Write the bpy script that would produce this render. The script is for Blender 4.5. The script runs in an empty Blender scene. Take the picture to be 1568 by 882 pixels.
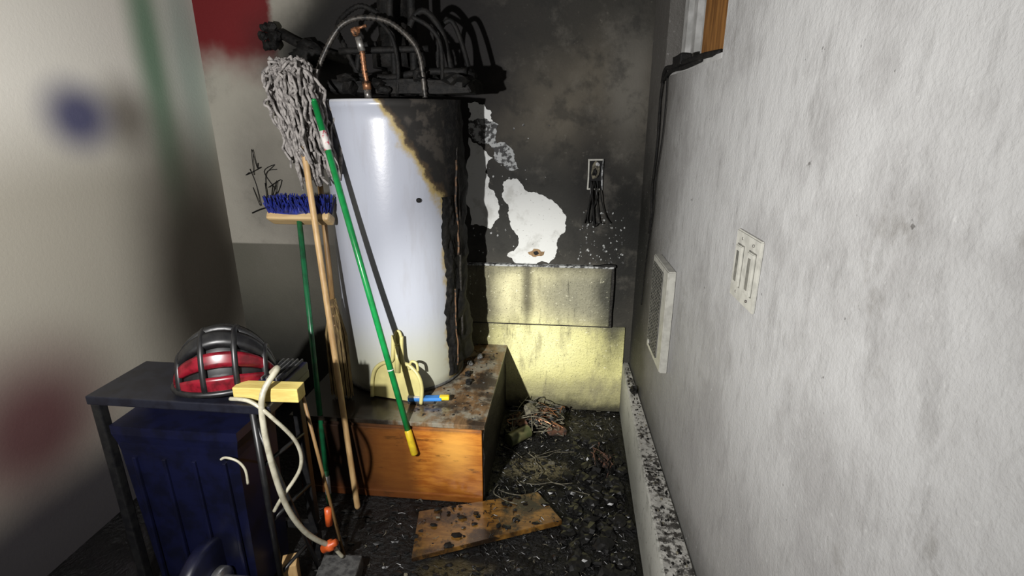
import bpy, bmesh, math, random
from mathutils import Vector, Matrix, noise, Euler
random.seed(7)
SC=bpy.context.scene
rnd=random.random
def U(a,b): return a+(b-a)*rnd()

# ------------------------------------------------------------------ materials
class NT:
    def __init__(s,name,rough=.6,metal=0.0,spec=.5):
        s.m=bpy.data.materials.new(name); s.m.use_nodes=True
        s.t=s.m.node_tree; s.n=s.t.nodes; s.l=s.t.links
        s.b=s.n['Principled BSDF']
        s.b.inputs['Roughness'].default_value=rough
        s.b.inputs['Metallic'].default_value=metal
        s.b.inputs['Specular IOR Level'].default_value=spec
        g=s.n.new('ShaderNodeNewGeometry'); s.pos=g.outputs['Position']
        sp=s.n.new('ShaderNodeSeparateXYZ'); s.l.new(s.pos,sp.inputs[0])
        s.xyz=[sp.outputs[0],sp.outputs[1],sp.outputs[2]]
        s.cache={}
    def put(s,inp,v):
        if isinstance(v,(int,float)): inp.default_value=v
        elif isinstance(v,tuple): inp.default_value=(v[0],v[1],v[2],1)
        else: s.l.new(v,inp)
    def math(s,op,a,b=0.0,clamp=False):
        n=s.n.new('ShaderNodeMath'); n.operation=op; n.use_clamp=clamp
        s.put(n.inputs[0],a); s.put(n.inputs[1],b); return n.outputs[0]
    def noise(s,scale,detail=4,rough=.55,stretch=None):
        k=(scale,detail,rough,stretch)
        if k in s.cache: return s.cache[k]
        n=s.n.new('ShaderNodeTexNoise'); n.inputs['Scale'].default_value=scale
        n.inputs['Detail'].default_value=detail; n.inputs['Roughness'].default_value=rough
        v=s.pos
        if stretch:
            mp=s.n.new('ShaderNodeMapping'); mp.inputs['Scale'].default_value=stretch
            s.l.new(v,mp.inputs[0]); v=mp.outputs[0]
        s.l.new(v,n.inputs['Vector']); s.cache[k]=n.outputs[0]; return n.outputs[0]
    def rng(s,v,a,b,c=0.0,d=1.0,smooth=True):
        n=s.n.new('ShaderNodeMapRange'); n.interpolation_type='SMOOTHSTEP' if smooth else 'LINEAR'
        s.put(n.inputs['Value'],v)
        n.inputs['From Min'].default_value=a; n.inputs['From Max'].default_value=b
        n.inputs['To Min'].default_value=c; n.inputs['To Max'].default_value=d
        return n.outputs[0]
    def mix(s,f,a,b):
        n=s.n.new('ShaderNodeMix'); n.data_type='RGBA'
        s.put(n.inputs[0],f); s.put(n.inputs[6],a); s.put(n.inputs[7],b); return n.outputs[2]
    def blot(s,prev,col,u0,v0,ru,rv,soft=.5,namp=.3,nsc=5,strength=1.0,ax=(0,2)):
        a=s.math('DIVIDE',s.math('SUBTRACT',s.xyz[ax[0]],u0),ru)
        b=s.math('DIVIDE',s.math('SUBTRACT',s.xyz[ax[1]],v0),rv)
        d=s.math('SQRT',s.math('ADD',s.math('MULTIPLY',a,a),s.math('MULTIPLY',b,b)))
        nz=s.math('MULTIPLY',s.math('SUBTRACT',s.noise(nsc,5,.6),.5),namp*2)
        d=s.math('ADD',d,nz)
        f=s.rng(d,1-soft,1+soft,strength,0.0)
        return s.mix(f,prev,col)
    def band(s,prev,col,axis,a,b,namp=.0,nsc=6,strength=1.0):
        v=s.xyz[axis]
        if namp: v=s.math('ADD',v,s.math('MULTIPLY',s.math('SUBTRACT',s.noise(nsc,5,.6),.5),namp*2))
        if a<b: f=s.rng(v,a,b,0,strength)
        else: f=s.rng(v,b,a,strength,0)
        return s.mix(f,prev,col)
    def speck(s,prev,col,scale,lo,hi,strength=1.0,detail=6,stretch=None):
        f=s.rng(s.noise(scale,detail,.65,stretch),lo,hi,0,strength)
        return s.mix(f,prev,col)
    def bump(s,scale,strength,dist=.01,detail=5,stretch=None):
        n=s.n.new('ShaderNodeBump'); n.inputs['Strength'].default_value=strength
        n.inputs['Distance'].default_value=dist
        s.l.new(s.noise(scale,detail,.6,stretch),n.inputs['Height'])
        if getattr(s,'lastb',None): s.l.new(s.lastb,n.inputs['Normal'])
        s.lastb=n.outputs[0]
        s.l.new(n.outputs[0],s.b.inputs['Normal'])
    def out(s,col,rough=None):
        s.put(s.b.inputs['Base Color'],col)
        if rough is not None: s.put(s.b.inputs['Roughness'],rough)
        return s.m
def simple(name,c,c2=None,sc=30,rough=.6,metal=0,bump=0,spec=.5,stretch=None,lo=.4,hi=.65):
    N=NT(name,rough,metal,spec)
    c2=c2 or tuple(x*.7 for x in c)
    col=N.mix(N.rng(N.noise(sc,5,.6,stretch),lo,hi),c,c2)
    if bump: N.bump(sc*2,bump,.005,4,stretch)
    return N.out(col)

# wall_back plaster
N=NT('plaster_soot_and_shade',.75,0,.3)
c=(.050,.045,.036)
c=N.blot(c,(.105,.092,.070),-.02,1.66,.34,.34,.8,.25,3)
c=N.blot(c,(.13,.122,.105),.27,1.80,.09,.42,.7,.45,6,.8)
c=N.blot(c,(.022,.022,.020),-.25,1.15,.55,.33,.5,.25,4,.9)
c=N.blot(c,(.008,.008,.007),.28,.98,.14,.45,.6,.35,5,.97)
c=N.blot(c,(.012,.011,.010),.12,1.30,.11,.30,.8,.3,6,.85)
c=N.blot(c,(.014,.013,.011),-.30,2.10,.38,.42,.6,.4,4,.9)
c=N.blot(c,(.022,.021,.018),.22,2.15,.35,.20,.8,.3,4,.85)  # light falloff at the top right painted as darker plaster
c=N.speck(c,(.14,.13,.11),38,.62,.74,.45)
c=N.speck(c,(.010,.010,.009),9,.48,.68,.55)
c=N.band(c,(.36,.34,.29),0,-1.14,-1.36,.06,3)
c=N.mix(N.math('MULTIPLY',N.rng(N.xyz[0],-1.25,-1.2,1,0),N.rng(N.xyz[2],.925,.935,1,0)),c,(.12,.115,.092))
c=N.blot(c,(.06,.055,.046),-1.18,1.15,.28,.6,.7,.3,4,.88)
c=N.blot(c,(.15,.14,.12),-1.58,1.3,.16,.36,.8,.4,6,.75)
c=N.speck(c,(.14,.13,.11),5,.52,.7,.4)
c=N.band(c,(.02,.02,.017),2,.80,.2,.1,4,.93)  # shade low on the wall painted into the plaster colour
red=N.math('MULTIPLY',N.rng(N.math('ADD',N.xyz[0],N.math('MULTIPLY',N.noise(7,5,.6),.12)),-1.42,-1.37,1,0),N.rng(N.math('ADD',N.xyz[2],N.math('MULTIPLY',N.noise(3,4,.6),.3)),1.86,2.08,0,1))
c=N.mix(red,c,(.14,.009,.011))
c=N.blot(c,(.006,.006,.005),-1.04,1.88,.48,.32,.45,.2,4,1)
c=N.blot(c,(.006,.005,.005),-.75,1.8,.46,.60,.4,.25,4,.97)
c=N.speck(c,(.01,.01,.01),120,.66,.72,.6)
N.bump(90,.35,.004); N.bump(9,.3,.01)
M_back=N.out(c)

N=NT('cream_wall_scorched',.6,0,.3)
c=(.62,.59,.26)
c=N.band(c,(.52,.49,.30),2,.45,.60,.03,5)
c=N.blot(c,(.86,.83,.44),-.14,.40,.22,.15,.8,.3,5,.85)  # bright pool of lamplight painted into the cream colour
c=N.speck(c,(.26,.24,.14),14,.48,.68,.6,6,(1,1,.35))
c=N.blot(c,(.17,.165,.13),.12,.70,.22,.16,.6,.35,6,.8)
c=N.blot(c,(.72,.68,.42),-.33,.72,.05,.13,.9,.3,6,.8)
c=N.blot(c,(.04,.04,.032),.27,.72,.10,.35,.6,.5,7,.95)
c=N.blot(c,(.05,.045,.03),-.48,.60,.13,.50,.7,.5,8,.9)
c=N.blot(c,(.05,.045,.03),-.20,.72,.025,.20,.9,.4,9,.8)
c=N.speck(c,(.04,.038,.025),16,.60,.68,.6,6,(2.5,1,.22))
c=N.speck(c,(.04,.04,.03),150,.58,.65,.75)
c=N.speck(c,(.95,.92,.7),60,.62,.70,.55)
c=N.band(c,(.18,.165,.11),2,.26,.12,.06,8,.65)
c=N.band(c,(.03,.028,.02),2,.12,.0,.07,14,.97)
c=N.band(c,(.05,.045,.038),2,.79,.87,.03,12,.8)
N.bump(70,.8,.007); N.bump(14,.5,.01)
M_cream=N.out(c)

N=NT('peeled_white_plaster',.7)
c=(.56,.57,.56); c=N.speck(c,(.36,.36,.34),12,.5,.68,.6); c=N.speck(c,(.1,.09,.08),70,.64,.7,.7)
N.bump(40,.25,.004); M_peel=N.out(c)
M_peelgrey=simple('peeled_grey_flakes',(.34,.35,.35),(.04,.04,.04),45,.8,0,.4,lo=.44,hi=.56)

N=NT('right_wall_paint',.6,0,.3)
c=(.385,.385,.38)
c=N.band(c,(.25,.245,.235),2,1.15,.45,.15,2,.85)
c=N.speck(c,(.25,.245,.24),3.2,.42,.68,.75)
c=N.speck(c,(.20,.195,.19),22,.50,.74,.5,6,(1,1,.35))
c=N.speck(c,(.14,.13,.115),6,.60,.74,.5,7)
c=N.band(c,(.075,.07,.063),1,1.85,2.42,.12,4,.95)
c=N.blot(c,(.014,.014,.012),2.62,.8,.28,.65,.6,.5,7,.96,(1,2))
c=N.band(c,(.045,.045,.04),2,.50,.30,.05,14,.65)
c=N.speck(c,(.05,.045,.04),36,.68,.73,.7)
c=N.speck(c,(.50,.50,.49),60,.62,.75,.5)
N.bump(130,.5,.005); N.bump(26,.4,.010,5,(1,1,.6))
M_right=N.out(c)

N=NT('curb_concrete_paint',.6,0,.35)
c=(.46,.46,.42)
c=N.band(c,(.18,.18,.16),2,.3,.05,.1,6,.75)
c=N.speck(c,(.16,.16,.14),12,.5,.7,.65)
top=N.rng(N.xyz[2],.300,.308)
dens=N.math('ADD',N.noise(48,9,.7),N.math('MULTIPLY',N.math('SUBTRACT',N.noise(7,4,.6),.5),.6))
dens=N.math('SUBTRACT',dens,N.rng(N.xyz[1],1.7,2.5,0,.07))
c2=N.mix(N.rng(dens,.47,.58),(.40,.39,.36),(.030,.027,.024))
c2=N.speck(c2,(.18,.175,.16),25,.45,.65,.6)
c=N.mix(top,c,c2)
c=N.band(c,(.05,.05,.045),1,2.45,2.75,.1,7,.6)
c=N.speck(c,(.04,.04,.035),60,.60,.68,.8)
N.bump(60,.5,.006); M_curb=N.out(c)

N=NT('left_wall_faded_paint',.75,0,.3)
A=(1,2)
c=(.46,.43,.36)
c=N.band(c,(.85,.82,.74),2,1.30,1.75,.02,2)
c=N.blot(c,(.05,.20,.10),2.36,1.90,.09,.60,.9,.05,2,.8,A)
c=N.blot(c,(.38,.50,.44),2.60,1.90,.12,.45,.8,.05,2,.8,A)
c=N.blot(c,(.09,.07,.05),2.15,1.60,.12,.12,.9,.08,2,.75,A)
c=N.blot(c,(.035,.04,.14),1.92,1.60,.13,.11,.8,.08,2,.9,A)
c=N.blot(c,(.035,.028,.02),2.45,.80,.38,.66,.6,.1,2,.95,A)
c=N.blot(c,(.09,.02,.028),1.45,.55,.28,.26,.8,.1,2,.9,A)
c=N.band(c,(.02,.018,.03),2,.45,.2,.03,2,.9)
N.bump(90,.2,.004); M_left=N.out(c)

N=NT('floor_wet_ash',.5)
c=(.004,.004,.004)
c=N.speck(c,(.010,.009,.008),22,.5,.7,.7,8)
c=N.speck(c,(.035,.032,.026),75,.66,.75,.5,6)
c=N.blot(c,(.22,.19,.11),-.11,2.13,.12,.08,.5,.9,14,.8,(0,1))
c=N.blot(c,(.07,.065,.04),-.05,2.55,.3,.12,.6,.8,9,.5,(0,1))
c=N.blot(c,(.09,.07,.03),-.37,1.50,.12,.05,.5,.9,12,.6,(0,1))
N.bump(45,1.0,.02,8); N.bump(140,.5,.005)
M_floor=N.out(c,N.rng(N.noise(4,4,.6),.44,.60,.10,.5))
M_ceil=simple('ceiling_paint',(.05,.045,.04))

def wood(name,c1,c2,st,rough=.45,dark=None):
    N=NT(name,rough)
    col=N.mix(N.rng(N.noise(9,6,.65,st),.35,.65),c1,c2)
    if dark: col=dark(N,col)
    N.bump(20,.15,.003,4,st)
    return N.out(col)
def dk(N,c):
    c=N.blot(c,(.80,.42,.09),-.44,.26,.07,.10,.9,.2,5,.65)  # lit orange glow painted onto the right half of the front
    c=N.band(c,(.14,.05,.012),0,-.56,-.66,.03,5,.9)  # shadow over the left part painted into the wood, together with char
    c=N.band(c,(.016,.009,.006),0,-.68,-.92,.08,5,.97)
    c=N.band(c,(.10,.03,.008),2,.10,.0,.04,12,.7)
    c=N.band(c,(.02,.012,.008),2,.33,.375,.02,12,.9)
    return N.speck(c,(.05,.02,.006),14,.58,.68,.6,5,(.6,1,2))
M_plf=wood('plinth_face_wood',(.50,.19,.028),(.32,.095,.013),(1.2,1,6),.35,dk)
def dk2(N,c):
    c=N.speck(c,(.22,.21,.17),12,.44,.60,.8,8)
    c=N.speck(c,(.02,.015,.012),7,.47,.62,.9,8)
    c=N.band(c,(.010,.008,.006),0,-.64,-.76,.06,7,.95)
    return c
M_plt=wood('plinth_top_wood',(.18,.11,.055),(.10,.06,.03),(6,1,1),.25,dk2)
M_char_shadow=simple('charred_wood_shadow_line',(.008,.007,.006),(.02,.018,.015),40,.6,0,.8,.3)
def dk3(N,c):
    c=N.speck(c,(.012,.008,.006),5,.44,.58,.95,8)
    c=N.speck(c,(.010,.008,.006),30,.54,.64,.8)
    c=N.speck(c,(.14,.12,.07),50,.60,.70,.5)
    return N.band(c,(.03,.015,.007),0,-.32,-.64,.1,6,.6)
M_plank=wood('plank_wood',(.27,.135,.03),(.14,.065,.015),(1,5,1),.22,dk3)
M_handle=wood('pale_handle_wood',(.52,.35,.165),(.38,.235,.10),(5,5,.6),.5)
M_handled=wood('old_handle_wood',(.26,.155,.06),(.15,.085,.03),(5,5,.6),.55)
M_green=simple('green_enamel',(.008,.23,.055),(.006,.17,.04),20,.3)
M_greend=simple('dark_green_enamel',(.008,.11,.04),(.008,.06,.025),20,.35)
M_yellow=simple('yellow_plastic',(.66,.48,.02),(.5,.35,.02),20,.4)
M_label=simple('paper_label',(.6,.58,.55),(.45,.05,.08),60,.6,lo=.5,hi=.56)
M_white=simple('white_label',(.5,.5,.5),None,30,.5)
M_straw=simple('broom_straw',(.20,.14,.055),(.08,.05,.02),60,.8,stretch=(1,1,.2))
M_blue=simple('blue_bristle',(.010,.020,.20),(.006,.010,.07),60,.5)
M_block=wood('brush_block_wood',(.50,.36,.18),(.40,.27,.13),(1,6,6),.5)
M_mop=simple('mop_yarn',(.30,.28,.265),(.11,.10,.095),45,.9,0,.5)
M_pan=simple('cream_plastic',(.50,.45,.19),(.40,.36,.15),8,.4)
M_black=simple('soot_black',(.003,.003,.003),(.010,.009,.008),40,.7,0,.6,.25)
M_blackp=simple('black_plastic',(.006,.006,.007),(.012,.012,.012),30,.4)
M_copper=simple('scorched_copper',(.30,.14,.07),(.05,.03,.02),50,.4,.6,lo=.5,hi=.6)
M_rust=simple('scorched_edge_rust',(.10,.05,.022),(.012,.010,.008),40,.7,lo=.45,hi=.58)
M_steel=simple('galvanised_steel',(.35,.34,.32),(.12,.11,.10),60,.4,.7)
M_flex=simple('flex_conduit',(.075,.068,.06),(.015,.015,.015),50,.45,.5)
M_chrome=simple('chrome',(.6,.6,.6),(.45,.45,.45),30,.25,.9)
M_plate=simple('cover_plate_almond',(.44,.435,.39),(.34,.335,.30),30,.45)
M_mesh=simple('grille_metal',(.16,.155,.135),(.08,.08,.07),60,.5)
M_dark=simple('dark_cavity',(.006,.006,.006),None,30,.9)
M_trimw=simple('window_trim_white',(.42,.42,.41),(.28,.28,.27),10,.5)
M_ochre=wood('jamb_wood',(.24,.11,.028),(.12,.05,.012),(6,6,.7),.5)
M_red=simple('helmet_red',(.17,.006,.014),(.07,.003,.006),25,.3)
M_navy=simple('navy_plastic',(.003,.004,.020),(.002,.0025,.010),15,.4)
M_bench=simple('bench_grey',(.010,.011,.018),(.006,.006,.010),20,.4)
M_hose=simple('pvc_hose',(.42,.40,.31),(.30,.28,.21),30,.4)
M_orange=simple('orange_plastic',(.60,.10,.02),None,20,.4)
M_board=wood('yellow_pine',(.58,.47,.15),(.46,.35,.10),(1,6,6),.5)
M_brick=simple('burnt_brick',(.13,.06,.035),(.03,.022,.018),35,.8,0,.8)
M_ash=simple('ash_fibre',(.17,.155,.11),(.05,.045,.035),60,.9)
M_ashd=simple('charred_fibre',(.010,.0095,.009),(.004,.004,.004),60,.35)
M_can=simple('olive_can',(.055,.065,.025),(.12,.11,.05),20,.4)
M_cyan=simple('brush_blue',(.03,.17,.48),None,20,.4)
M_greyb=simple('grey_block',(.08,.08,.077),(.03,.03,.03),40,.7,0,.5)

# heater enamel
N=NT('heater_enamel_burnt',.33)
c=(.37,.39,.45)
c=N.speck(c,(.32,.325,.36),5,.5,.7,.5,4,(3,3,.5))
c=N.speck(c,(.20,.20,.20),70,.68,.74,.5,4,(3,3,.15))
c=N.band(c,(.40,.40,.28),2,.80,.50,.05,4,.75)
c=N.band(c,(.60,.60,.60),2,1.652,1.658,0,3,.5)
xb=N.rng(N.xyz[2],1.22,1.66,-.516,-.725,False)
nz=N.math('MULTIPLY',N.math('SUBTRACT',N.noise(11,6,.65),.5),.10)
d=N.math('ADD',N.math('SUBTRACT',N.xyz[0],xb),nz)
c=N.mix(N.rng(d,-.035,-.005),c,(.34,.26,.11))
c=N.mix(N.rng(d,-.006,.010),c,(.05,.033,.017))
c=N.mix(N.rng(d,.008,.03),c,(.009,.008,.007))
hi=N.math('MULTIPLY',N.rng(N.xyz[2],1.2,1.5),N.rng(N.noise(14,6,.6),.5,.62))
c=N.mix(N.math('MULTIPLY',hi,N.rng(d,.03,.05)),c,(.042,.036,.030))
N.bump(60,.12,.003)
M_heat=N.out(c,N.rng(d,-.02,.02,.3,.8))

# ------------------------------------------------------------------ builder
class B:
    def __init__(s,name): s.name=name; s.bm=bmesh.new(); s.mats=[]
    def mi(s,m):
        if m not in s.mats: s.mats.append(m)
        return s.mats.index(m)
    def add(s,bm,mat,smooth=False,M=None):
        if M is not None: bmesh.ops.transform(bm,matrix=M,verts=bm.verts)
        k=s.mi(mat)
        for f in bm.faces: f.material_index=k; f.smooth=smooth
        me=bpy.data.meshes.new('t'); bm.to_mesh(me); bm.free()
        s.bm.from_mesh(me); bpy.data.meshes.remove(me); return s
    def box(s,c,size,mat,bev=.004,rot=(0,0,0),rough=0,cuts=0):
        bm=bmesh.new(); bmesh.ops.create_cube(bm,size=1)
        for v in bm.verts: v.co=Vector((v.co.x*size[0],v.co.y*size[1],v.co.z*size[2]))
        if bev: bmesh.ops.bevel(bm,geom=bm.edges[:],offset=bev,segments=2,affect='EDGES',profile=.6)
        if cuts: bmesh.ops.subdivide_edges(bm,edges=bm.edges[:],cuts=cuts,use_grid_fill=True)
        if rough:
            o=Vector((rnd()*50,rnd()*50,rnd()*50))
            for v in bm.verts: v.co+=noise.noise_vector(v.co*18+o)*rough
        return s.add(bm,mat,False,Matrix.Translation(c)@Euler(rot).to_matrix().to_4x4())
    def hexa(s,vs,mat,bev=0):
        bm=bmesh.new(); V=[bm.verts.new(v) for v in vs]
        for f in ((0,3,2,1),(4,5,6,7),(0,1,5,4),(1,2,6,5),(2,3,7,6),(3,0,4,7)): bm.faces.new([V[i] for i in f])
        bmesh.ops.recalc_face_normals(bm,faces=bm.faces)
        if bev: bmesh.ops.bevel(bm,geom=bm.edges[:],offset=bev,segments=2,affect='EDGES')
        return s.add(bm,mat)
    def tube(s,pts,r,mat,n=8,smooth=0,closed=True):
        P=[Vector(p) for p in pts]
        if smooth:
            Q=[]
            for i in range(len(P)-1):
                p0=P[max(i-1,0)];p1=P[i];p2=P[i+1];p3=P[min(i+2,len(P)-1)]
                for k in range(smooth):
                    t=k/smooth
                    Q.append(.5*((2*p1)+(p2-p0)*t+(2*p0-5*p1+4*p2-p3)*t*t+(3*p1-p0-3*p2+p3)*t**3))
            Q.append(P[-1]); P=Q
        R=r if callable(r) else (lambda t:r)
        bm=bmesh.new(); rings=[]
        d=(P[1]-P[0]).normalized(); up=Vector((0,0,1)) if abs(d.z)<.9 else Vector((1,0,0))
        a=d.cross(up).normalized()
        for i,p in enumerate(P):
            d=(P[min(i+1,len(P)-1)]-P[max(i-1,0)])
            if d.length<1e-9: d=Vector((0,0,1))
            d.normalize(); a=(a-d*a.dot(d))
            if a.length<1e-6: a=d.orthogonal()
            a.normalize(); b=d.cross(a)
            rr=R(i/(len(P)-1))
            rings.append([bm.verts.new(p+(a*math.cos(2*math.pi*k/n)+b*math.sin(2*math.pi*k/n))*rr) for k in range(n)])
        for i in range(len(rings)-1):
            for k in range(n): bm.faces.new((rings[i][k],rings[i][(k+1)%n],rings[i+1][(k+1)%n],rings[i+1][k]))
        if closed:
            bm.faces.new(rings[0][::-1]); bm.faces.new(rings[-1])
        return s.add(bm,mat,n>5)
    def lathe(s,prof,c,mat,n=48,M=None,cap=True,smooth=True,jit=0):
        bm=bmesh.new(); rings=[]
        for (r,z) in prof:
            rings.append([bm.verts.new((r*math.cos(2*math.pi*k/n),r*math.sin(2*math.pi*k/n),z)) for k in range(n)])
        for i in range(len(rings)-1):
            for k in range(n): bm.faces.new((rings[i][k],rings[i][(k+1)%n],rings[i+1][(k+1)%n],rings[i+1][k]))
        if cap: bm.faces.new(rings[0][::-1]); bm.faces.new(rings[-1])
        return s.add(bm,mat,smooth,Matrix.Translation(c)@(M or Matrix()))
    def poly(s,pts,th,mat,M=None,bev=0,smooth=False):
        bm=bmesh.new(); f=bm.faces.new([bm.verts.new((p[0],p[1],0)) for p in pts])
        r=bmesh.ops.extrude_face_region(bm,geom=[f])
        for v in [g for g in r['geom'] if isinstance(g,bmesh.types.BMVert)]: v.co.z+=th
        bmesh.ops.recalc_face_normals(bm,faces=bm.faces)
        if bev: bmesh.ops.bevel(bm,geom=bm.edges[:],offset=bev,segments=2,affect='EDGES')
        return s.add(bm,mat,smooth,M)
    def lump(s,c,size,mat,amp=.3,sub=3,fr=2.5):
        bm=bmesh.new(); bmesh.ops.create_icosphere(bm,subdivisions=sub,radius=1)
        o=Vector((rnd()*90,rnd()*90,rnd()*90))
        for v in bm.verts:
            k=1+amp*noise.noise(v.co*fr+o)+amp*.5*noise.noise(v.co*fr*2.5+o)
            v.co=Vector((v.co.x*size[0],v.co.y*size[1],v.co.z*size[2]))*k
        return s.add(bm,mat,sub>2,Matrix.Translation(c))
    def done(s):
        me=bpy.data.meshes.new(s.name); s.bm.to_mesh(me); s.bm.free()
        for m in s.mats: me.materials.append(m)
        o=bpy.data.objects.new(s.name,me); SC.collection.objects.link(o); return o
def face_back(y): return Matrix(((1,0,0,0),(0,0,-1,y),(0,1,0,0),(0,0,0,1)))

YB=2.70
def xw(y): return .365+(2.7-y)*.036
def prism(b,y0,y1,z0,z1,mat,th=.10,off=0,bev=0):
    b.hexa([(xw(y0)+off,y0,z0),(xw(y1)+off,y1,z0),(xw(y1)+off+th,y1,z0),(xw(y0)+off+th,y0,z0),
            (xw(y0)+off,y0,z1),(xw(y1)+off,y1,z1),(xw(y1)+off+th,y1,z1),(xw(y0)+off+th,y0,z1)],mat,bev)

# ------------------------------------------------------------------ shell
b=B('floor'); b.box((-.7,1.0,-.05),(2.6,3.7,.1),M_floor,0); b.done()
b=B('ceiling'); b.box((-.7,1.0,2.65),(2.6,3.7,.1),M_ceil,0); b.done()
b=B('wall_back'); b.box((-.70,YB+.05,1.3),(2.5,.1,2.6),M_back,0); b.done()
b=B('wall_left'); b.box((-1.90,1.0,1.3),(.1,3.4,2.6),M_left,0); b.done()
b=B('wall_right')
prism(b,-.6,YB,0,1.75,M_right); prism(b,-.6,1.61,1.75,2.6,M_right); prism(b,2.38,YB,1.75,2.6,M_right)
b.done()
b=B('window_1')
prism(b,1.61,2.38,1.75,2.6,M_dark,.02,.085)
for (a,c_) in ((2.30,2.36),(2.16,2.21),(2.03,2.07),(1.90,1.93)): prism(b,a,c_,1.75,2.6,M_trimw,.025,.055)
prism(b,1.63,1.92,1.75,2.6,M_ochre,.03,.022)
prism(b,1.62,2.38,1.75,1.765,M_trimw,.085,.0)
b.done()
b=B('concrete_curb')  # low concrete curb along the foot of the right wall
b.hexa([(.33,YB-.001,0),(.30,-.6,0),(xw(-.6)-.001,-.6,0),(xw(YB)-.001,YB-.001,0),(.33,YB-.001,.31),(.30,-.6,.31),(xw(-.6)-.001,-.6,.31),(xw(YB)-.001,YB-.001,.31)],M_curb,.006)
for i in range(220):
    y=U(.9,2.65); x=U(.335,xw(y)-.01); k=U(.0015,.005)
    b.lump((x,y,.311),(k,k*1.5,k*.6),M_black if rnd()<.75 else M_ash,.4,1)
b.lump((.352,2.36,.325),(.018,.022,.02),M_black,.5,2)
b.done()
b=B('trim_1')
b.box((-.33,YB-.006,.26),(1.32,.012,.515),M_cream,.003)
b.done()
b=B('trim_2')
b.box((-.20,YB-.014,.687),(.88,.028,.326),M_cream,.006)
b.box((-.20,YB-.016,.521),(.88,.012,.008),M_char_shadow,.001,cuts=3,rough=.003)  # thin dark strip standing in for the shadow line under the panel
b.box((-.20,YB-.018,.853),(.90,.036,.010),M_peelgrey,.003,cuts=3,rough=.003)
b.box((.246,YB-.014,.685),(.014,.030,.33),M_char_shadow,.002,cuts=3,rough=.004)
b.box((.20,YB-.018,.860),(.12,.02,.012),M_black,.003,cuts=3,rough=.006)
b.done()

def jag(pts,amp,it=4):
    P=[Vector((p[0],p[1],0)) for p in pts]
    for k in range(it):
        Q=[]
        for i in range(len(P)):
            a=P[i]; c_=P[(i+1)%len(P)]; d=c_-a; n=Vector((-d.y,d.x,0))
            Q.append(a); Q.append((a+c_)/2+n*U(-amp,amp))
        P=Q
    return [(p.x,p.y) for p in P]
b=B('peeled_plaster_patch')
pa=[(-.325,1.285),(-.26,1.30),(-.21,1.24),(-.12,1.215),(-.05,1.17),(-.005,1.10),(-.01,1.03),(-.05,.97),(-.055,.90),(-.09,.862),(-.27,.862),(-.31,.90),(-.25,.96),(-.265,1.02),(-.30,1.10),(-.30,1.15),(-.335,1.22)]
b.poly(jag(pa,.17),.004,M_peel,face_back(YB))
b.done()
b=B('peeled_plaster_patch')
pa=[(-.50,1.50),(-.44,1.46),(-.38,1.40),(-.42,1.33),(-.40,1.25),(-.355,1.19),(-.35,1.10),(-.40,1.04),(-.50,1.06)]
b.poly(jag(pa,.17),.004,M_peel,face_back(YB))
pa=[(-.50,1.66),(-.42,1.655),(-.385,1.62),(-.37,1.56),(-.40,1.54),(-.45,1.57),(-.50,1.56)]
b.poly(jag(pa,.2),.004,M_peel,face_back(YB))
b.done()
b=B('flaking_paint')
pa=[(-.50,1.58),(-.42,1.59),(-.35,1.56),(-.36,1.47),(-.27,1.42),(-.25,1.35),(-.30,1.34),(-.37,1.39),(-.40,1.47),(-.50,1.52)]
b.poly(jag(pa,.2),.003,M_peelgrey,face_back(YB-.001))
for i in range(150):
    if rnd()<.6: cx,cz=U(.06,.30),U(.86,1.14)
    else: cx,cz=U(-.5,-.1),U(.87,1.6)
    k=U(.0015,.007); q=[(cx+k*math.cos(a)*U(.5,1.2),cz+k*math.sin(a)*U(.5,1.4)) for a in [j*math.pi/3 for j in range(6)]]
    b.poly(q,.003,M_peelgrey,face_back(YB-.0005))
b.done()
b=B('wall_hole_scar')
b.poly(jag([(-.20,.92),(-.17,.94),(-.13,.925),(-.11,.93),(-.12,.905),(-.16,.895)],.2,2),.006,M_handled,face_back(YB)); 
b.poly(jag([(-.17,.925),(-.15,.93),(-.14,.915),(-.16,.905)],.2,2),.008,M_dark,face_back(YB)); b.done()

# ------------------------------------------------------------------ plinth box
b=B('wooden_plinth')
x0,x1,y0,y1,h=-1.14,-.325,1.885,2.685,.387
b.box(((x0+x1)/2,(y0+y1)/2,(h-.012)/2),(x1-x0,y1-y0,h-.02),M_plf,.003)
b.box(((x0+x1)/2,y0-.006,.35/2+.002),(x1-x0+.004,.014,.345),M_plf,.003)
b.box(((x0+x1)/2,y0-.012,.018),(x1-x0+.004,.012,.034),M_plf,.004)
b.box((x1+.004,(y0+y1)/2,.17),(.008,y1-y0,.34),M_char_shadow,.002,cuts=5,rough=.006)
b.box(((x0+x1)/2,(y0+y1)/2-.004,h-.010),(x1-x0+.03,y1-y0+.02,.020),M_plt,.003)
for i in range(150):
    x=U(-.64,-.34); y=U(1.92,2.6); k=U(.0015,.005)
    if (x+.785)**2+(y-2.36)**2<.30**2: continue
    b.lump((x,y,h+.001),(k*1.5,k,k*.6),random.choice([M_ash,M_black,M_greyb,M_ashd]),.5,1)
for p in ((-.47,2.42),(-.46,2.30),(-.43,2.5),(-.44,2.22)):
    b.lump((p[0],p[1],h+.012),(.014,.018,.014),M_greyb if rnd()<.5 else M_black,.6,2)
b.done()

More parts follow.
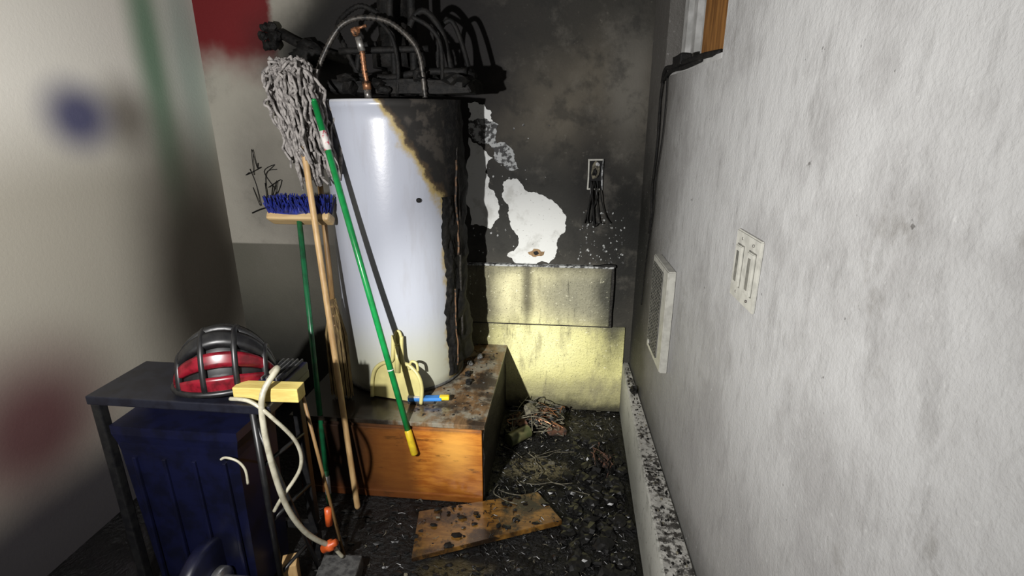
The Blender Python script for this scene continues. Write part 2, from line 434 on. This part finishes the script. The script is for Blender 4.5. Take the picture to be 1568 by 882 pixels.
# ------------------------------------------------------------------ water heater
HX,HY,HR,HZ0,HZ1=-.785,2.36,.283,.392,1.665
b=B('water_heater')
b.lathe([(HR-.01,HZ0),(HR,HZ0+.01),(HR,HZ0+.05)]+[(HR,HZ0+.05+ i*.06) for i in range(1,20)]+[(HR,HZ1-.035),(HR+.006,HZ1-.03),(HR+.007,HZ1-.004),(HR-.004,HZ1),(.02,HZ1+.004)],(HX,HY,0),M_heat,96)
b.lathe([(HR+.004,HZ0),(HR+.004,HZ0+.012)],(HX,HY,0),M_greyb,64)
nz_,nt=110,18
for (ta,tb,za,zb,bul,mt,sd) in ((-20,44,HZ0+.06,HZ1,.038,M_black,1),(-29,-8,HZ0+.03,1.27,.012,M_black,8)):
    bm=bmesh.new(); rows=[]
    for i in range(nz_+1):
        z=za+(zb-za)*i/nz_; row=[]
        for j in range(nt+1):
            t=j/nt; th=math.radians(ta+(tb-ta)*t+(8*noise.noise(Vector((sd,z*5,3)))+3*noise.noise(Vector((sd,z*19,9)))+2*noise.noise(Vector((sd,z*45,2))))*(1-t))
            r=HR-.001+bul*math.sin(math.pi*t)**.8*(1+.9*noise.noise(Vector((t*3,z*9,sd))))+.007*noise.noise(Vector((t*9,z*30,sd)))*math.sin(math.pi*t)
            row.append(bm.verts.new((HX+r*math.cos(th),HY+r*math.sin(th),z)))
        rows.append(row)
    for i in range(nz_):
        for j in range(nt): bm.faces.new((rows[i][j],rows[i][j+1],rows[i+1][j+1],rows[i+1][j]))
    b.add(bm,mt,True)
for (ang,z0_,z1_,mt,sd,rr) in ((-12,1.0,1.42,M_rust,3,.005),(-20,.47,.85,M_rust,4,.0035),(-8,.6,1.6,M_char_shadow,2,.006)):
    pts=[]
    for i in range(40):
        z=z0_+(z1_-z0_)*i/39; th=math.radians(ang+4*noise.noise(Vector((sd,z*6,3)))); r=HR+.022+.006*noise.noise(Vector((ang,z*15,4)))
        pts.append((HX+r*math.cos(th),HY+r*math.sin(th),z))
    b.tube(pts,rr,mt,6)
b.lathe([(.010,0),(.010,.006),(.004,.008)],(HX+HR*math.cos(math.radians(-52)),HY+HR*math.sin(math.radians(-52))-.002,1.27),M_black,12,Matrix.Rotation(math.radians(90),4,'X'))
b.box((-.70,2.36,1.715),(.60,.30,.05),M_black,.01,cuts=4,rough=.02)
for i in range(22): b.lump((U(-1.02,-.44),U(2.2,2.45),U(1.69,1.76)),(U(.02,.06),U(.02,.05),U(.015,.035)),M_black,.5,2)
b.lump((-.44,2.30,1.755),(.05,.04,.035),M_black,.5,3)
b.lathe([(.045,0),(.045,.06),(.03,.07)],(-.48,2.28,1.70),M_black,20)
def corr(pts,r,mat,seg=26):
    cnt=[0]
    def R(t):
        cnt[0]+=1; return r*(1.0 if cnt[0]%2 else .76)
    b.tube(pts,R,mat,10,seg)
corr([(-1.03,2.2,1.67),(-1.02,2.2,1.76),(-.98,2.2,1.84),(-.91,2.2,1.93),(-.83,2.2,1.962),(-.72,2.2,1.95),(-.635,2.2,1.89),(-.594,2.2,1.82),(-.58,2.2,1.67)],.012,M_flex,14)
corr([(-.85,2.3,1.68),(-.93,2.3,1.86),(-.98,2.35,1.96),(-.90,2.4,2.04),(-.80,2.4,2.0)],.012,M_black,14)
b.tube([(-.805,2.17,1.665),(-.805,2.17,1.70)],.014,M_steel,12)
b.tube([(-.805,2.17,1.70),(-.807,2.17,1.73)],.017,M_copper,6)
corr([(-.807,2.17,1.73),(-.812,2.17,1.78),(-.815,2.17,1.84)],.012,M_copper,9)
b.tube([(-.815,2.17,1.84),(-.825,2.17,1.89)],.014,M_steel,10)
b.lump((-.835,2.17,1.91),(.018,.015,.018),M_copper,.3,2)
b.tube([(-.835,2.17,1.92),(-.79,2.17,1.93)],.006,M_copper,8)
for pts,r in (
 ([(-.94,2.25,1.85),(-.57,2.25,1.855)],.013),
 ([(-.73,2.3,1.68),(-.73,2.3,1.86),(-.735,2.3,2.0),(-.72,2.3,2.1)],.014),
 ([(-.62,2.3,1.68),(-.61,2.3,1.82),(-.66,2.3,1.93),(-.60,2.3,2.0),(-.53,2.3,1.93),(-.50,2.3,1.82),(-.47,2.3,1.70)],.013),
 ([(-.66,2.35,1.72),(-.66,2.35,2.1)],.018),
 ([(-.56,2.35,1.75),(-.55,2.35,1.92),(-.50,2.35,1.97),(-.46,2.35,1.90),(-.42,2.35,1.76)],.010),
 ([(-.90,2.3,1.72),(-.87,2.3,1.86),(-.80,2.3,1.88)],.012),
 ([(-1.0,2.3,1.70),(-.90,2.3,1.76),(-.75,2.28,1.75),(-.60,2.26,1.77),(-.42,2.26,1.77)],.014),
 ([(-.70,2.22,1.69),(-.69,2.22,1.79),(-.71,2.22,1.90),(-.78,2.24,1.97)],.008),
 ([(-.52,2.25,1.70),(-.52,2.25,1.86),(-.56,2.25,1.93),(-.63,2.25,1.97)],.009)):
    b.tube(pts,r,M_black,10,6)
b.lathe([(.075,1.90),(.075,2.595)],(-.76,2.45,0),M_black,28)
b.lathe([(.11,1.80),(.11,1.86),(.075,1.93)],(-.76,2.45,0),M_black,28)
b.tube([(-.76,2.45,1.66),(-.76,2.45,1.85)],.05,M_black,16)
b.done()

b=B('charred_valve_wheel')
b.tube([(-1.40,2.66,1.98),(-1.30,2.64,1.93),(-1.15,2.62,1.88),(-1.02,2.58,1.84)],.022,M_black,10,6)
for i in range(6):
    a=i*math.pi/3; b.lump((-1.43+.035*math.cos(a),2.62,1.96+.045*math.sin(a)),(.022,.02,.022),M_black,.5,2)
b.lump((-1.43,2.66,1.96),(.03,.04,.03),M_black,.5,2)
b.lump((-1.24,2.62,1.88),(.07,.05,.06),M_black,.6,3); b.done()

# ------------------------------------------------------------------ brooms & mops
def lerp(a,c_,t): return Vector(a)+(Vector(c_)-Vector(a))*t
b=B('string_mop')
p0,p1=(-.85,1.78,.004),(-1.075,2.10,1.80)
b.tube([lerp(p0,p1,t) for t in (0,.006,.5,.9,.93)],lambda t:.0125 if t>.01 else .008,M_handle,14)
top=lerp(p0,p1,.985)
b.tube([top+Vector((-.05,0,0)),top+Vector((.05,0,0))],.014,M_greyb,8)
def strand(st,end,w,r,mat,seg=16,mid=None):
    o=Vector((rnd()*60,rnd()*60,rnd()*60)); pts=[]
    for i in range(seg+1):
        t=i/seg; p=st.lerp(end,t)
        if mid is not None: p=(1-t)**2*st+2*t*(1-t)*mid+t*t*end
        pts.append(p+noise.noise_vector(Vector((t*4.5,0,0))+o)*w*(.3+t)+noise.noise_vector(Vector((t*14,3,0))+o)*w*.45)
    b.tube(pts,r,mat,6)
for i in range(300):
    a=U(0,2*math.pi); s=U(.25,1.0)
    st=top+Vector((U(-.045,.045),U(-.03,.03),U(-.02,.03)))
    ex=math.cos(a)*.062*s; ey=math.sin(a)*.055*s
    L=U(.16,.34) if rnd()<.6 else U(.30,.43)
    fw=.05*max(0,(L-.18)/.25)
    end=st+Vector((ex*.9+.015+fw,ey-.01,-L))
    mid=st+Vector((ex*1.6-.03,ey*1.5,U(-.04,.06)))
    strand(st,end,.034,U(.0045,.0070),M_mop,20,mid)
b.done()
b=B('green_mop_pole')
q0,q1=Vector((-.605,1.846,.245)),Vector((-.96,2.02,1.652))
b.tube([lerp(q0,q1,t) for t in (.065,.5,1)],.0125,M_green,16)
b.tube([lerp(q0,q1,t) for t in (0,.004,.02,.05,.075,.08)],lambda t:.015 if .05<t<.9 else .011,M_yellow,16)
b.tube([lerp(q0,q1,t) for t in (.875,.925)],.0132,M_label,16)
b.tube([lerp(q0,q1,t) for t in (.26,.263)],.0135,M_white,16)
b.tube([lerp(q0,q1,t) for t in (1,1.006)],.009,M_green,16)
b.done()
b=B('push_broom')
r0,r1=Vector((-.985,1.80,.004)),Vector((-1.105,2.07,1.19))
b.tube([lerp(r0,r1,t) for t in (0,.12)],.0115,M_greend,12)
b.tube([lerp(r0,r1,t) for t in (.10,.5,1)],.011,M_greend,12)
b.tube([lerp(r0,r1,t) for t in (.035,.10)],.0122,M_white,12)
hc=Vector((-1.105,2.085,1.195))
b.box(hc,(.27,.07,.038),M_block,.012,(math.radians(-32),0,0))
for i in range(16):
    for j in range(4):
        base=hc+Vector((-.122+.244*i/15,-.020+.050*j/3,.014))
        for k in range(6):
            tip=base+Vector((U(-.018,.018)+(i-7.5)*.0002,U(-.020,.020)+(j-1.5)*.012,U(.045,.085)))
            b.tube([base,base.lerp(tip,.5)+Vector((U(-.004,.004),0,0)),tip],.0028,M_blue,4)
b.box(hc+Vector((0,0,.03)),(.235,.05,.04),M_blue,.004,cuts=3,rough=.010)
b.done()
b=B('straw_broom')
s0,s1=Vector((-.985,2.035,.392)),Vector((-1.045,2.17,1.42))
b.tube([lerp(s0,s1,t) for t in (.3,.6,1)],.0115,M_handled,12)
for i in range(170):
    a=U(0,2*math.pi); s=math.sqrt(rnd())
    st=lerp(s0,s1,.42)+Vector((math.cos(a)*.013,math.sin(a)*.013,U(-.03,.02)))
    end=s0+Vector((math.cos(a)*s*.05,math.sin(a)*s*.020,U(0,.03)))
    md=st.lerp(end,.35)+Vector((math.cos(a)*s*.022,math.sin(a)*s*.012,0))
    b.tube([st,md,end],.0028,M_straw,4)
for t in (.32,.36,.40): 
    b.tube([lerp(s0,s1,t),lerp(s0,s1,t+.008)],.026-.02*(t-.32)*4,M_handled,12)
b.done()

b=B('dustpan')
prof=[(-.125,.0),(.115,.0),(.118,.07),(.10,.12),(.06,.155),(.03,.165),(.022,.20),(.02,.275),(.0,.29),(-.02,.275),(-.022,.20),(-.03,.165),(-.075,.15),(-.11,.12),(-.125,.07)]
prof=[(p[0],p[1]*1.08) for p in prof]
Mx=Matrix.Translation((-.725,2.04,.392))@Matrix.Rotation(math.radians(-10),4,'Z')@Matrix.Rotation(math.radians(-8),4,'X')@face_back(0)
b.poly(prof,.006,M_pan,Mx,.0015)
b.tube([Mx@Vector((p[0],p[1],.014)) for p in prof[1:8]],.009,M_pan,8,5)
b.tube([Mx@Vector((p[0],p[1],.014)) for p in prof[9:]+[prof[0]]],.009,M_pan,8,5)
b.tube([Mx@Vector((.016*math.cos(a),.286+.032*math.sin(a),.01)) for a in [k*math.pi/8 for k in range(17)]],.006,M_pan,8,2)
b.tube([Mx@Vector((0,.13,.012)),Mx@Vector((0,.25,.012))],.013,M_pan,8)
b.tube([Mx@Vector((.055,.15,.012)),Mx@Vector((.07,.19,.02)),Mx@Vector((.095,.185,.02)),Mx@Vector((.10,.15,.015))],.006,M_pan,8,5)
b.done()
b=B('hand_brush')
b.box((-.60,2.025,.412),(.15,.032,.016),M_cyan,.005,(0,0,.12))
b.box((-.615,2.023,.398),(.12,.028,.014),M_blackp,.003,(0,0,.12))
b.box((-.645,2.018,.421),(.06,.022,.004),M_white,.001,(0,0,.12))
b.box((-.515,2.036,.415),(.045,.026,.018),M_yellow,.006,(0,0,.12)); b.done()

# ------------------------------------------------------------------ wall fittings
b=B('burnt_outlet')
cx,cz=.132,1.325
for (dx,dz,sx,sz) in ((-.034,0,.008,.15),(.034,0,.008,.15),(0,.071,.076,.008),(0,-.071,.076,.008)):
    b.box((cx+dx,YB-.008,cz+dz),(sx,.016,sz),M_peelgrey if dx>0 else M_plate,.002,cuts=2,rough=.003)
b.box((cx,YB-.003,cz),(.066,.006,.142),M_dark,0)
b.lump((cx,YB-.014,cz+.02),(.02,.012,.04),M_ash,.5,2); b.lump((cx-.003,YB-.02,cz+.01),(.013,.012,.02),M_black,.6,2)
b.lump((cx+.008,YB-.014,cz+.05),(.012,.01,.01),M_white,.4,2)
for k in range(7):
    x=cx+U(-.022,.022); o=U(-.04,.05)
    b.tube([(x,YB-.02,cz-.03),(x+o*.2,YB-.035,cz-.09),(x+o*.5,YB-.025,cz-.15),(x+o,YB-.02,cz-U(.2,.27)),(x+o*1.3+.01,YB-.018,cz-.24)],U(.002,.0042),M_black if k%4 else M_ashd,6,5)
b.done()
b=B('light_switch')
prism(b,1.15,1.30,1.18,1.345,M_plate,.010,-.008,.003)
for (a,c_) in ((1.165,1.205),(1.240,1.280)):
    prism(b,a-.002,c_+.002,1.213,1.314,M_mesh,.004,-.0090)
    prism(b,a,c_,1.215,1.312,M_plate,.008,-.014,.002)
    prism(b,a+.012,c_-.012,1.225,1.30,M_mesh,.006,-.0150,.001)
    for z in (1.199,1.328): b.lathe([(.0035,-.001),(.0035,.0015)],(xw(1.2)-.009,(a+c_)/2,z),M_steel,10,Matrix.Rotation(math.radians(-90),4,'Y'))
b.done()
b=B('wall_vent')
prism(b,1.86,2.13,.67,1.07,M_plate,.032,-.030,.004)
prism(b,1.935,2.11,.70,1.045,M_dark,.003,-.0325)
for i in range(26):
    z=.70+.345*i/25; prism(b,1.935,2.11,z-.0014,z+.0014,M_mesh,.003,-.0345)
for i in range(8):
    y=1.935+.175*i/7; prism(b,y-.0012,y+.0012,.70,1.045,M_mesh,.002,-.034)
b.lump((xw(2.1)-.034,2.07,.71),(.006,.012,.012),M_plate,.3,2)
b.done()
b=B('hanging_cable')
def wc(y,z,o=.008): return (xw(y)-o,y,z)
for k,(pp,r) in enumerate(((((2.36,1.735),(2.375,1.66),(2.36,1.52),(2.38,1.38),(2.40,1.30),(2.37,1.20),(2.39,1.10)),.0055),(((2.28,1.745),(2.265,1.66),(2.28,1.50),(2.335,1.34),(2.34,1.2),(2.40,1.0),(2.43,.85),(2.44,.74)),.003),(((2.35,1.73),(2.385,1.6),(2.36,1.45),(2.40,1.32)),.0035))):
    b.tube([wc(*p) for p in pp],r,M_black,7,6)
b.tube([wc(2.37,1.73,.006),wc(2.30,1.775,.012),wc(2.20,1.775,.012),wc(2.0,1.775,.010),wc(1.78,1.772,.010),wc(1.66,1.77,-.01)],.009,M_black,8,6)
b.tube([wc(2.33,1.74,.008),wc(2.2,1.762,.012),wc(2.0,1.758,.012),wc(1.8,1.764,.006)],.007,M_black,8,6)
b.box((xw(2.08)-.002,2.08,1.785),(.04,.13,.04),M_black,.006,(0,0,.04),.006,3)
b.done()
b=B('frayed_wall_wires')
for k in range(9):
    x=U(-1.66,-1.54); z=U(1.15,1.36); pts=[(x+U(-.05,.05),YB-U(.004,.03),z+U(-.10,.10)) for _ in range(4)]
    b.tube(pts,.002,M_black,5,5)
b.tube([(-1.70,YB-.006,1.10),(-1.62,YB-.02,1.13),(-1.5,YB-.03,1.15),(-1.42,YB-.05,1.14)],.004,M_black,6,4)
b.done()

# ------------------------------------------------------------------ floor debris
b=B('burnt_plank')
P=[(-.54,1.525),(.02,1.775),(-.09,1.94),(-.58,1.775)]
b.hexa([(p[0],p[1],.004) for p in P]+[(P[0][0],P[0][1],.022),(P[1][0],P[1][1],.030),(P[2][0],P[2][1],.026),(P[3][0],P[3][1],.020)],M_plank,.002)
b.done()
b=B('charred_debris')
def okp(x,y):
    if x>.30 or x<-1.5: return False
    if x<-.31 and y>1.86: return False
    return True
def inpl(x,y):
    for i in range(4):
        a,c_=P[i],P[(i+1)%4]; cr=(c_[0]-a[0])*(y-a[1])-(c_[1]-a[1])*(x-a[0])
        if cr<0: return False
    return True
for i in range(2600):
    x,y=U(-.75,.30),U(1.2,2.68)
    if rnd()<.5: x=U(-.28,.30)
    if not okp(x,y): continue
    z=.027 if inpl(x,y) else .004
    if z>.02 and rnd()<.8: continue
    a=U(0,math.pi); L=U(.006,.032); w=U(-.010,.010)
    m=M_ash if rnd()<.07 else M_ashd
    d=Vector((math.cos(a),math.sin(a),0)); n=Vector((-d.y,d.x,0)); p=Vector((x,y,z))
    b.tube([p-d*L*.5,p+n*w+Vector((0,0,U(.0,.012))),p+d*L*.5],U(.0008,.0020),m,4)
for i in range(700):
    x,y=U(-.9,.30),U(1.2,2.68)
    if not okp(x,y): continue
    k=U(.003,.014); b.lump((x,y,(.026 if inpl(x,y) else 0)+k*.3),(k*U(.8,2),k,k*.5),M_ash if rnd()<.015 else random.choice([M_black,M_ashd,M_ashd]) ,.6,1)
for i in range(110):
    x,y=U(.04,.30),U(1.4,2.4); k=U(.012,.034); b.lump((x,y,k*.3),(k,k,k*.5),M_ashd,.7,2)
for i in range(14):
    p=Vector((U(-.30,-.02),U(1.95,2.2),.012)); pts=[p]; a=U(0,6.28)
    for k in range(5):
        a+=U(-.7,.7); pts.append(pts[-1]+Vector((math.cos(a)*.05,math.sin(a)*.035,U(-.004,.008))))
    pts=[q for q in pts if okp(q.x,q.y)]
    if len(pts)>2: b.tube(pts,U(.0012,.0025),random.choice([M_ash,M_ashd]),5,4)
b.done()
b=B('rubble_pile')
for i in range(18):
    x,y=U(-.27,.0),U(2.38,2.62); b.box((x,y,U(.015,.06)),(U(.03,.08),U(.03,.06),U(.02,.035)),random.choice([M_brick,M_greyb,M_brick,M_ashd]),.004,(U(-.4,.4),U(-.4,.4),U(0,3)),.008,2)
for i in range(60):
    p=[Vector((U(-.29,.02),U(2.36,2.64),U(.01,.11))) for _ in range(3)]
    b.tube([p[0],p[0].lerp(p[1],.6)+Vector((0,0,.02)),p[1],p[1].lerp(p[2],.5)],U(.0015,.003),random.choice([M_ash,M_ash,M_copper,M_ashd]),5,4)
b.box((-.02,2.42,.03),(.10,.045,.035),M_brick,.005,(.1,.2,.5),.006,3)
b.box((-.17,2.50,.09),(.07,.06,.05),M_ash,.005,(.3,.3,.9),.010,3)
b.done()
b=B('rubble_pile')
for i in range(9):
    x,y=U(.16,.27),U(2.12,2.3); b.box((x,y,U(.012,.04)),(U(.02,.06),U(.02,.04),U(.012,.025)),random.choice([M_brick,M_black,M_black]),.003,(U(-.4,.4),U(-.4,.4),U(0,3)),.006,2)
for i in range(25):
    p=[Vector((U(.12,.28),U(2.08,2.32),U(.008,.06))) for _ in range(2)]
    b.tube([p[0],p[0].lerp(p[1],.5)+Vector((0,0,.02)),p[1]],U(.0015,.003),random.choice([M_brick,M_ashd,M_ashd]),5,4)
b.done()
b=B('tin_can')
Mc=Matrix.Translation((-.26,2.29,.038))@Matrix.Rotation(math.radians(48),4,'Z')@Matrix.Rotation(math.radians(90),4,'Y')
b.lathe([(.030,0),(.034,.002),(.036,.006),(.034,.012),(.034,.05),(.035,.054),(.034,.058),(.034,.128),(.036,.134),(.034,.138),(.030,.136)],(0,0,0),M_can,28,Mc); b.done()

# ------------------------------------------------------------------ left clutter
b=B('workbench')
b.box((-1.16,1.425,.765),(.60,.25,.03),M_bench,.004)
for (x,y) in ((-.90,1.52),(-1.44,1.52),(-1.44,1.32)): b.box((x,y,.375),(.03,.03,.75),M_blackp,.004)
b.box((-1.16,1.52,.15),(.56,.02,.03),M_blackp,.003)
b.tube([(-.93,1.32,.004),(-.93,1.32,.76)],.010,M_blackp,8)
for z in (.12,.34,.55,.72):
    b.tube([(-.93,1.32,z),(-.89,1.51,z)],.007,M_blackp,8)
b.tube([(-.93,1.32,.72),(-.84,1.42,.02)],.008,M_blackp,8)
b.tube([(-.87,1.50,.74),(-.80,1.52,.004)],.006,M_handled,8)
b.done()
b=B('plastic_rack')
b.box((-.93,1.46,.80),(.16,.14,.035),M_navy,.004)
for i in range(9): b.box((-.995+.016*i,1.46,.822),(.005,.14,.010),M_greyb,.001)
b.done()
b=B('pine_board')
b.box((-.885,1.35,.803),(.20,.05,.045),M_board,.003,(0,0,.05)); b.done()
b=B('bicycle_helmet')
HM=Matrix.Translation((-1.065,1.42,.795))@Matrix.Rotation(math.radians(24),4,'Z')
A_,B_,C_=.150,.105,.190
def hp(u,v,k=1.0):
    th=u*math.pi*.5; ph=v*math.pi*.5
    return Vector((A_*k*math.sin(th), B_*k*math.cos(th)*math.sin(ph), C_*k*math.cos(th)*math.cos(ph)))
for v0,v1,mt in ((-1,-.78,M_red),(-.70,-.50,M_red),(-.42,-.16,M_blackp),(-.10,.07,M_blackp),(.12,.36,M_blackp),(.42,.66,M_red),(.72,1,M_red)):
    bm=bmesh.new(); o_=[];i_=[]
    for i in range(25):
        u=-.98+1.96*i/24; wv=(v1-v0)*.5*(.85+.2*abs(u)); vc=(v0+v1)/2
        o_.append([bm.verts.new(hp(u,vc+wv*s)) for s in (-1,-.5,0,.5,1)])
        i_.append([bm.verts.new(hp(u,vc+wv*s,.86)) for s in (-1,-.5,0,.5,1)])
    for i in range(24):
        for j in range(4):
            bm.faces.new((o_[i][j],o_[i][j+1],o_[i+1][j+1],o_[i+1][j])); bm.faces.new((i_[i][j],i_[i+1][j],i_[i+1][j+1],i_[i][j+1]))
        bm.faces.new((o_[i][0],o_[i+1][0],i_[i+1][0],i_[i][0])); bm.faces.new((o_[i][4],i_[i][4],i_[i+1][4],o_[i+1][4]))
    b.add(bm,mt,True,HM)
for u in (-.62,-.2,.2,.62):
    b.tube([HM@hp(u,-1+2*k/16,.965) for k in range(17)],.010,M_blackp,8)
b.tube([HM@Vector((A_*math.cos(a),B_*math.sin(a),.006)) for a in [k*math.pi/16 for k in range(33)]],.010,M_blackp,8)
bm=bmesh.new(); bmesh.ops.create_uvsphere(bm,u_segments=32,v_segments=20,radius=1)
bmesh.ops.delete(bm,geom=[v for v in bm.verts if v.co.z<-.05],context='VERTS')
for v in bm.verts: v.co=Vector((v.co.x*A_*.88,v.co.y*B_*.88,v.co.z*C_*.88))
b.add(bm,M_blackp,True,HM)
b.done()
b=B('storage_bin')
bm=bmesh.new(); pr=[]
for (z,k) in ((.03,.86),(.04,.88),(.60,.98),(.63,1.0),(.66,1.04),(.69,1.04),(.69,1.0)):
    pr.append([bm.verts.new((-1.18+sx*.20*k,1.40+sy*.11*k,z)) for sx,sy in ((-1,-1),(-.5,-1.03),(0,-1.04),(.5,-1.03),(1,-1),(1.02,0),(1,1),(0,1),(-1,1),(-1.02,0))])
for i in range(len(pr)-1):
    n=len(pr[0])
    for k in range(n): bm.faces.new((pr[i][k],pr[i][(k+1)%n],pr[i+1][(k+1)%n],pr[i+1][k]))
bm.faces.new(pr[0][::-1]); bm.faces.new(pr[-1]); b.add(bm,M_navy)
for i in range(4): b.box((-1.33+.1*i,1.288,.33),(.012,.012,.5),M_navy,.003)
b.box((-1.18,1.40,.015),(.30,.18,.03),M_navy,.003)
b.done()
b=B('garden_hose')
b.tube([(-.90,1.40,.84),(-.855,1.36,.875),(-.875,1.30,.82),(-.875,1.28,.72),(-.865,1.28,.56),(-.855,1.30,.42),(-.84,1.34,.30),(-.82,1.38,.22),(-.80,1.42,.16)],.009,M_hose,10,8)
b.tube([(-.98,1.30,.80),(-.91,1.29,.80),(-.85,1.29,.75),(-.81,1.33,.64),(-.815,1.34,.54),(-.87,1.30,.45),(-.90,1.30,.40)],.006,M_hose,10,8)
b.done()
b=B('white_cord')
b.tube([(-1.02,1.265,.61),(-1.0,1.262,.62),(-.965,1.262,.61),(-.945,1.262,.58),(-.945,1.262,.53)],.004,M_hose,8,6)
b.done()
b=B('hose_coupling')
Mr=Matrix.Translation((-.80,1.42,.155))@Matrix.Rotation(math.radians(55),4,'Y')
b.lathe([(.010,-.03),(.016,-.025),(.016,-.005),(.020,0),(.020,.015),(.012,.02),(.012,.035)],(0,0,0),M_orange,20,Mr)
b.tube([(-.80,1.44,.23),(-.797,1.44,.30)],.012,M_orange,10)
b.tube([(-.79,1.43,.15),(-.785,1.44,.12),(-.77,1.45,.08)],.007,M_hose,8,4)
b.done()
b=B('dumbbell')
Mr=Matrix.Translation((-1.13,1.235,.15))@Matrix.Rotation(math.radians(90),4,'Y')
b.lathe([(.026,.05),(.030,.055),(.030,.195),(.026,.20)],(0,0,0),M_chrome,32,Mr)
b.lathe([(.135,-.02),(.145,-.01),(.145,.02),(.135,.03)],(0,0,0),M_navy,40,Mr)
b.lathe([(.05,.03),(.055,.035),(.055,.055),(.05,.06)],(0,0,0),M_chrome,32,Mr)
b.done()
b=B('cinder_block')
b.box((-.77,1.40,.035),(.14,.14,.07),M_greyb,.006,(0,0,.1),.004,4)
b.box((-.77,1.34,.074),(.10,.03,.008),M_handled,.003,(0,0,.1)); b.done()
b=B('wood_offcut'); b.box((-.93,1.38,.06),(.05,.06,.12),M_handle,.004,(0,0,.4)); b.done()

# ------------------------------------------------------------------ light
def spot(name,loc,tgt,e,size,blend,col,rad=.02):
    l=bpy.data.lights.new(name,'SPOT'); l.energy=e; l.spot_size=math.radians(size); l.spot_blend=blend; l.color=col; l.shadow_soft_size=rad
    o=bpy.data.objects.new(name,l); o.location=loc; SC.collection.objects.link(o)
    o.rotation_euler=(Vector(tgt)-Vector(loc)).to_track_quat('-Z','Y').to_euler()
LP=(-.80,.05,1.56)
spot('flashlight_wide',LP,(-.25,2.7,1.25),215,160,.95,(1.0,.98,.96))
spot('flashlight_beam',LP,(-.12,2.7,.45),340,34,1.0,(1.0,.98,.90))
w=bpy.data.worlds.new('world'); SC.world=w; w.use_nodes=True
w.node_tree.nodes['Background'].inputs[0].default_value=(.75,.85,1,1); w.node_tree.nodes['Background'].inputs[1].default_value=.035

cam=bpy.data.cameras.new('camera'); cam.sensor_width=36; cam.lens=810/1568*36; cam.clip_start=.02
co=bpy.data.objects.new('camera',cam); co.location=(0,0,1.6); co.rotation_euler=(math.radians(72),0,math.radians(6))
SC.collection.objects.link(co); SC.camera=co
SC.view_settings.view_transform='Standard'
